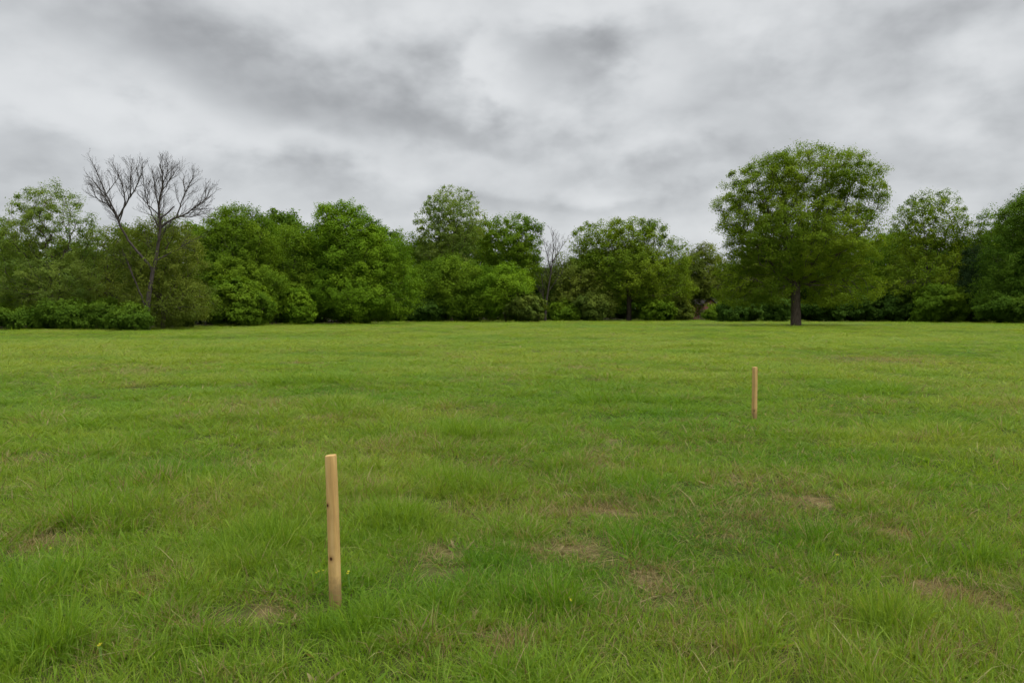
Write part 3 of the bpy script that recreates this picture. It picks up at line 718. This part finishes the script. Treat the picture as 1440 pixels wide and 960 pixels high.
# ------------------------------------------------------------------ house and fence beyond the trees
def box(V, Q, x0, x1, y0, y1, z0, z1):
    b = len(V)
    V += [(x0, y0, z0), (x1, y0, z0), (x1, y1, z0), (x0, y1, z0), (x0, y0, z1), (x1, y0, z1), (x1, y1, z1), (x0, y1, z1)]
    Q += [(b+0, b+3, b+2, b+1), (b+4, b+5, b+6, b+7), (b+0, b+1, b+5, b+4), (b+1, b+2, b+6, b+5), (b+2, b+3, b+7, b+6), (b+3, b+0, b+4, b+7)]
def simple(name, V, F_, m, parent=None, loc=(0, 0, 0)):
    me = bpy.data.meshes.new(name); me.from_pydata(V, [], F_); me.materials.append(m); me.update(); return obj(name, me, parent, loc)
def mat_brick():
    m, nt = new_mat('red_brick'); br = nt.n('ShaderNodeTexBrick'); mp = nt.n('ShaderNodeMapping'); nt.t.links.new(objco(nt), mp.inputs[0]); mp.inputs['Rotation'].default_value = (R(90), 0, 0)
    nt.t.links.new(mp.outputs[0], br.inputs[0]); br.inputs['Color1'].default_value = (.30, .105, .07, 1); br.inputs['Color2'].default_value = (.22, .085, .06, 1); br.inputs['Mortar'].default_value = (.3, .25, .21, 1)
    br.inputs['Scale'].default_value = 1; br.inputs['Brick Width'].default_value = .22; br.inputs['Row Height'].default_value = .075; br.inputs['Mortar Size'].default_value = .006
    finish(nt, principled(nt, br.outputs[0], .85, .2)); return m
def flat_mat(name, a, b, scale=3, rough=.95):
    m, nt = new_mat(name); f = nt.noise(objco(nt), scale, 4, .6); finish(nt, principled(nt, nt.ramp(f, [(.3, a), (.7, b)]), rough, .08)); return m
def build_house():
    D = 156; x0 = (998-720)/F*D
    root = tag(empty('brick_house', (x0, D, float(ground_h(x0, D)))), 'red brick house with grey roof half hidden by the trees beyond the field', 'house')
    MB, MS, MT = mat_brick(), flat_mat('grey_shingle', (.040, .034, .030), (.07, .062, .055), 6), flat_mat('tan_siding', (.17, .13, .08), (.24, .19, .12), 2)
    MW, MG = flat_mat('white_trim', (.7, .7, .68), (.78, .78, .76)), None
    m, nt = new_mat('window_glass'); finish(nt, principled(nt, (.03, .035, .04), .1, .5)); MG = m
    # gabled wing facing the field: brick above, tan panel below
    w, e, pk = 1.15, 3.05, 4.15
    V = [(-w, 0, 1.95), (w, 0, 1.95), (w, 0, e), (0, 0, pk), (-w, 0, e), (-w, 4, 1.95), (w, 4, 1.95), (w, 4, e), (0, 4, pk), (-w, 4, e)]
    simple('wing_wall', V, [(0, 1, 2, 3, 4), (9, 8, 7, 6, 5), (1, 6, 7, 2), (0, 4, 9, 5)], MB, root)
    V, Q = [], []; box(V, Q, -w, w+1.0, .02, 3.95, 0, 1.947); simple('lower_wall', V, Q, MT, root)
    V = []; Q = []
    for s in (-1, 1):
        b = len(V); a = .35
        sl = (pk-e)/w
        V += [(0, -a, pk+.1), (s*(w+.3), -a, e+.1-.3*sl), (s*(w+.3), 4.2, e+.1-.3*sl), (0, 4.2, pk+.1), (0, -a, pk+.22), (s*(w+.3), -a, e+.22-.3*sl), (s*(w+.3), 4.2, e+.22-.3*sl), (0, 4.2, pk+.22)]
        Q += [tuple(b+i for i in f) for f in ((0, 1, 2, 3), (7, 6, 5, 4), (0, 4, 5, 1), (1, 5, 6, 2), (2, 6, 7, 3))]
    simple('wing_roof', V, Q, MS, root)
    # long main house behind
    V, Q = [], []; box(V, Q, -1.2, 15, 4.3, 11, 0, 3.2); simple('wall', V, Q, MB, root)
    V = [(-1.7, 3.8, 3.1), (15.5, 3.8, 3.1), (15.5, 11.5, 3.1), (-1.7, 11.5, 3.1), (.6, 7.65, 5.9), (13.5, 7.65, 5.9)]
    rf = simple('roof', V, [(0, 1, 5, 4), (1, 2, 5), (2, 3, 4, 5), (3, 0, 4), (3, 2, 1, 0)], MS, root)
    V, Q = [], []; box(V, Q, 9, 9.8, 8.2, 9, 4.8, 6.9); simple('chimney', V, Q, MB, rf)
    for wx in (3.5, 8, 12):
        V, Q = [], []; box(V, Q, wx-.6, wx+.6, 4.24, 4.30, 1.0, 2.3); win = simple('window', V, Q, MW, root)
        V, Q = [], []; box(V, Q, wx-.5, wx+.5, 4.20, 4.236, 1.1, 2.2); simple('pane', V, Q, MG, win)
    # weathered plank fence
    D = 146
    xa, xb = (930-720)/F*D, (975-720)/F*D
    fr = tag(empty('plank_fence', (xa, D, float(ground_h(xa, D)))), 'grey weathered plank fence left of the brick house', 'fence')
    MF = flat_mat('grey_planks', (.12, .115, .10), (.24, .23, .20), 4)
    L = xb-xa; n = int(L/.16); rr = random.Random(2); V, Q = [], []
    for i in range(n):
        h = 1.75+rr.uniform(-.05, .05); box(V, Q, i*.16+.005, i*.16+.15, -.025, 0, .05, h)
    simple('plank_panel', V, Q, MF, fr)
    for z in (.4, 1.4):
        V, Q = [], []; box(V, Q, 0, L, .002, .06, z, z+.09); simple('rail', V, Q, MF, fr)
    k = 0.
    while k <= L:
        V, Q = [], []; box(V, Q, k-.05, k+.05, .062, .16, -.3, 1.85); simple('post', V, Q, MF, fr); k += L/4
build_house()

# ------------------------------------------------------------------ stakes
def wood(name, knots, tone=1.0):
    m, nt = new_mat(name); co = objco(nt)
    mp = nt.n('ShaderNodeMapping'); nt.t.links.new(co, mp.inputs[0]); mp.inputs['Scale'].default_value = (26, 26, 1.6)
    f = nt.noise(mp.outputs[0], 1.6, 5, .6, .4); g = nt.noise(co, 7, 3, .5); fine = nt.noise(mp.outputs[0], 9, 3, .6)
    c = nt.ramp(nt.m('ADD', nt.m('MULTIPLY', f, .75), nt.m('MULTIPLY', fine, .25)), [(.28, sc3((.42, .245, .095), tone)), (.5, sc3((.57, .365, .135), tone)), (.72, sc3((.67, .45, .21), tone))])
    c = nt.mix(nt.maprange(g, .45, .8, 0, .35), c, sc3((.34, .20, .09), tone))
    for (kx, ky, kz, kr) in knots:
        vm = nt.n('ShaderNodeVectorMath', operation='SUBTRACT'); nt.t.links.new(co, vm.inputs[0]); vm.inputs[1].default_value = (kx, ky, kz)
        sm = nt.n('ShaderNodeVectorMath', operation='MULTIPLY'); nt.t.links.new(vm.outputs[0], sm.inputs[0]); sm.inputs[1].default_value = (1, .6, .75)
        ln = nt.n('ShaderNodeVectorMath', operation='LENGTH'); nt.t.links.new(sm.outputs[0], ln.inputs[0])
        d = nt.m('ADD', ln.outputs['Value'], nt.m('MULTIPLY', nt.m('SUBTRACT', fine, .5), kr*.5))
        c = nt.mix(nt.maprange(d, kr*.55, kr*2.2, .55, 0), c, sc3((.25, .12, .045), tone))
        c = nt.mix(nt.maprange(d, kr*.4, kr*.95, 1, 0), c, (.075, .03, .012))
    sx = nt.n('ShaderNodeSeparateXYZ'); nt.t.links.new(co, sx.inputs[0])
    big = nt.noise(co, 2.3, 4, .6, .6); c = nt.mix(nt.maprange(big, .5, .78, 0, .3), c, sc3((.30, .215, .12), tone))
    saw = nt.noise(mp.outputs[0], 30, 2, .5)
    mud = nt.m('SUBTRACT', nt.m('ADD', .13, nt.m('MULTIPLY', nt.noise(co, 22, 4, .6), .22)), sx.outputs[2])
    c = nt.mix(nt.maprange(mud, .02, .16, 0, .65), c, (.16, .11, .05))
    finish(nt, principled(nt, c, .8, .15, bump(nt, nt.m('ADD', f, nt.m('MULTIPLY', saw, .5)), .5, .004))); return m
def stake_mesh(name, w, h, ch, mat, taper=1.08):
    """square sawn post with rounded arrises, slight bow, chamfered top"""
    prof = []
    for cxs, cys, a0 in ((1, 1, 0), (-1, 1, 90), (-1, -1, 180), (1, -1, 270)):
        for k in range(4):
            a = R(a0+k*30); prof.append((cxs*(w/2-ch)+ch*math.cos(a), cys*(w/2-ch)+ch*math.sin(a)))
    prof = np.array(prof); n = len(prof)
    zs = np.concatenate([np.linspace(-.35, h-.012, 16), [h-.004, h]]); V = []
    for z in zs:
        s = taper-(taper-1)*max(0, z)/h
        if z > h-.005: s *= .965
        if z >= h: s *= .965
        V += [(x*s+.004*math.sin(z*3), y*s, z + (.004*x/w if z >= h-.02 else 0)) for x, y in prof]
    Q = [(i*n+j, i*n+(j+1) % n, (i+1)*n+(j+1) % n, (i+1)*n+j) for i in range(len(zs)-1) for j in range(n)]
    Q += [tuple((len(zs)-1)*n+j for j in range(n))]
    me = bpy.data.meshes.new(name); me.from_pydata(V, [], Q); me.materials.append(mat); me.update()
    for p in me.polygons: p.use_smooth = len(p.vertices) == 4
    return me
X, Y = gp(468.5, 868); z = float(ground_h(X, Y))
H1 = 1.6-Y*(640-HZ)/F-z
m1 = wood('stake_wood', [(-.012, -.0255, H1-.262, .0085), (-.002, -.0255, H1-.545, .011)], 1.0)
s1 = obj('wooden_stake', stake_mesh('wooden_stake', .051, H1, .011, m1), None, (X, Y, z), (R(1.0), R(-1.1), R(-14)))
tag(s1, 'pale wooden stake with two dark knots, close to the camera at left', 'stake')
X, Y = gp(1062, 598); z = float(ground_h(X, Y))
m2 = wood('stake_wood_far', [(.03, -.02, .40, .010), (-.03, -.03, .15, .012)], .88)
s2 = obj('wooden_stake', stake_mesh('wooden_stake', 0.056, 1.6-Y*(516-HZ)/F-z, .008, m2), None, (X, Y, z), (R(.4), R(-.4), R(32)))
tag(s2, 'smaller looking orange brown wooden stake farther off at right', 'stake')

# ------------------------------------------------------------------ small yellow flowers
m, nt = new_mat('yellow_petal'); finish(nt, principled(nt, (.62, .55, .04), .6)); MY = m
m, nt = new_mat('flower_stem'); finish(nt, principled(nt, (.10, .20, .03), .7)); MST = m
def flower(px, py, h, n, label, seed):
    rr = random.Random(seed); X, Y = gp(px, py); z = float(ground_h(X, Y))
    root = tag(empty('wildflower', (X, Y, z)), label, 'flower', 'small yellow wildflowers in the grass')
    for k in range(n):
        dx, dy = rr.uniform(-.03, .03), rr.uniform(-.03, .03); hh = h*rr.uniform(.8, 1)
        th = [0, 2.09, 4.19]; V = []
        for t, zz in ((0, -.01), (.5, hh*.5), (1, hh)):
            V += [(dx*t+.0018*math.cos(a), dy*t+.0018*math.sin(a), zz) for a in th]
        Q = [(i*3+j, i*3+(j+1) % 3, i*3+3+(j+1) % 3, i*3+3+j) for i in range(2) for j in range(3)]
        simple('stem', V, Q, MST, root)
        V, Q = [(dx, dy, hh+.004)], []; np_ = 5; r0 = rr.uniform(.0055, .0085)
        for p in range(np_):
            a = p*2*math.pi/np_+rr.random()*.3; b = len(V)
            V += [(dx+.45*r0*math.cos(a-.5), dy+.45*r0*math.sin(a-.5), hh+.007), (dx+r0*math.cos(a-.35), dy+r0*math.sin(a-.35), hh+.012), (dx+1.1*r0*math.cos(a), dy+1.1*r0*math.sin(a), hh+.010),
                  (dx+r0*math.cos(a+.35), dy+r0*math.sin(a+.35), hh+.012), (dx+.45*r0*math.cos(a+.5), dy+.45*r0*math.sin(a+.5), hh+.007)]
            Q.append((0, b, b+1, b+2, b+3, b+4))
        simple('bloom', V, Q, MY, root)
flower(136, 957, .11, 2, 'tiny yellow flower in the grass at the lower left corner', 1)
flower(443, 842, .11, 3, 'tiny yellow flowers just left of the foot of the near stake', 2)
flower(490, 846, .12, 2, 'tiny yellow flowers just right of the foot of the near stake', 3)
flower(808, 884, .12, 2, 'yellow green flower on the lush tuft near the bottom centre', 4)
flower(1182, 815, .12, 1, 'single yellow flower in the grass at the lower right', 5)
flower(58, 801, .09, 1, 'single yellow flower by the bare patch at the far left', 6)

# ------------------------------------------------------------------ render settings
sc.render.engine = 'CYCLES'
sc.view_settings.view_transform = 'Standard'; sc.view_settings.look = 'None'; sc.view_settings.exposure = 0.6; sc.view_settings.gamma = 1
c = sc.cycles
c.max_bounces = 5; c.diffuse_bounces = 2; c.use_adaptive_sampling = True; c.adaptive_threshold = .03; c.glossy_bounces = 1; c.transmission_bounces = 3; c.transparent_max_bounces = 4
c.use_denoising = True; c.sample_clamp_indirect = 4
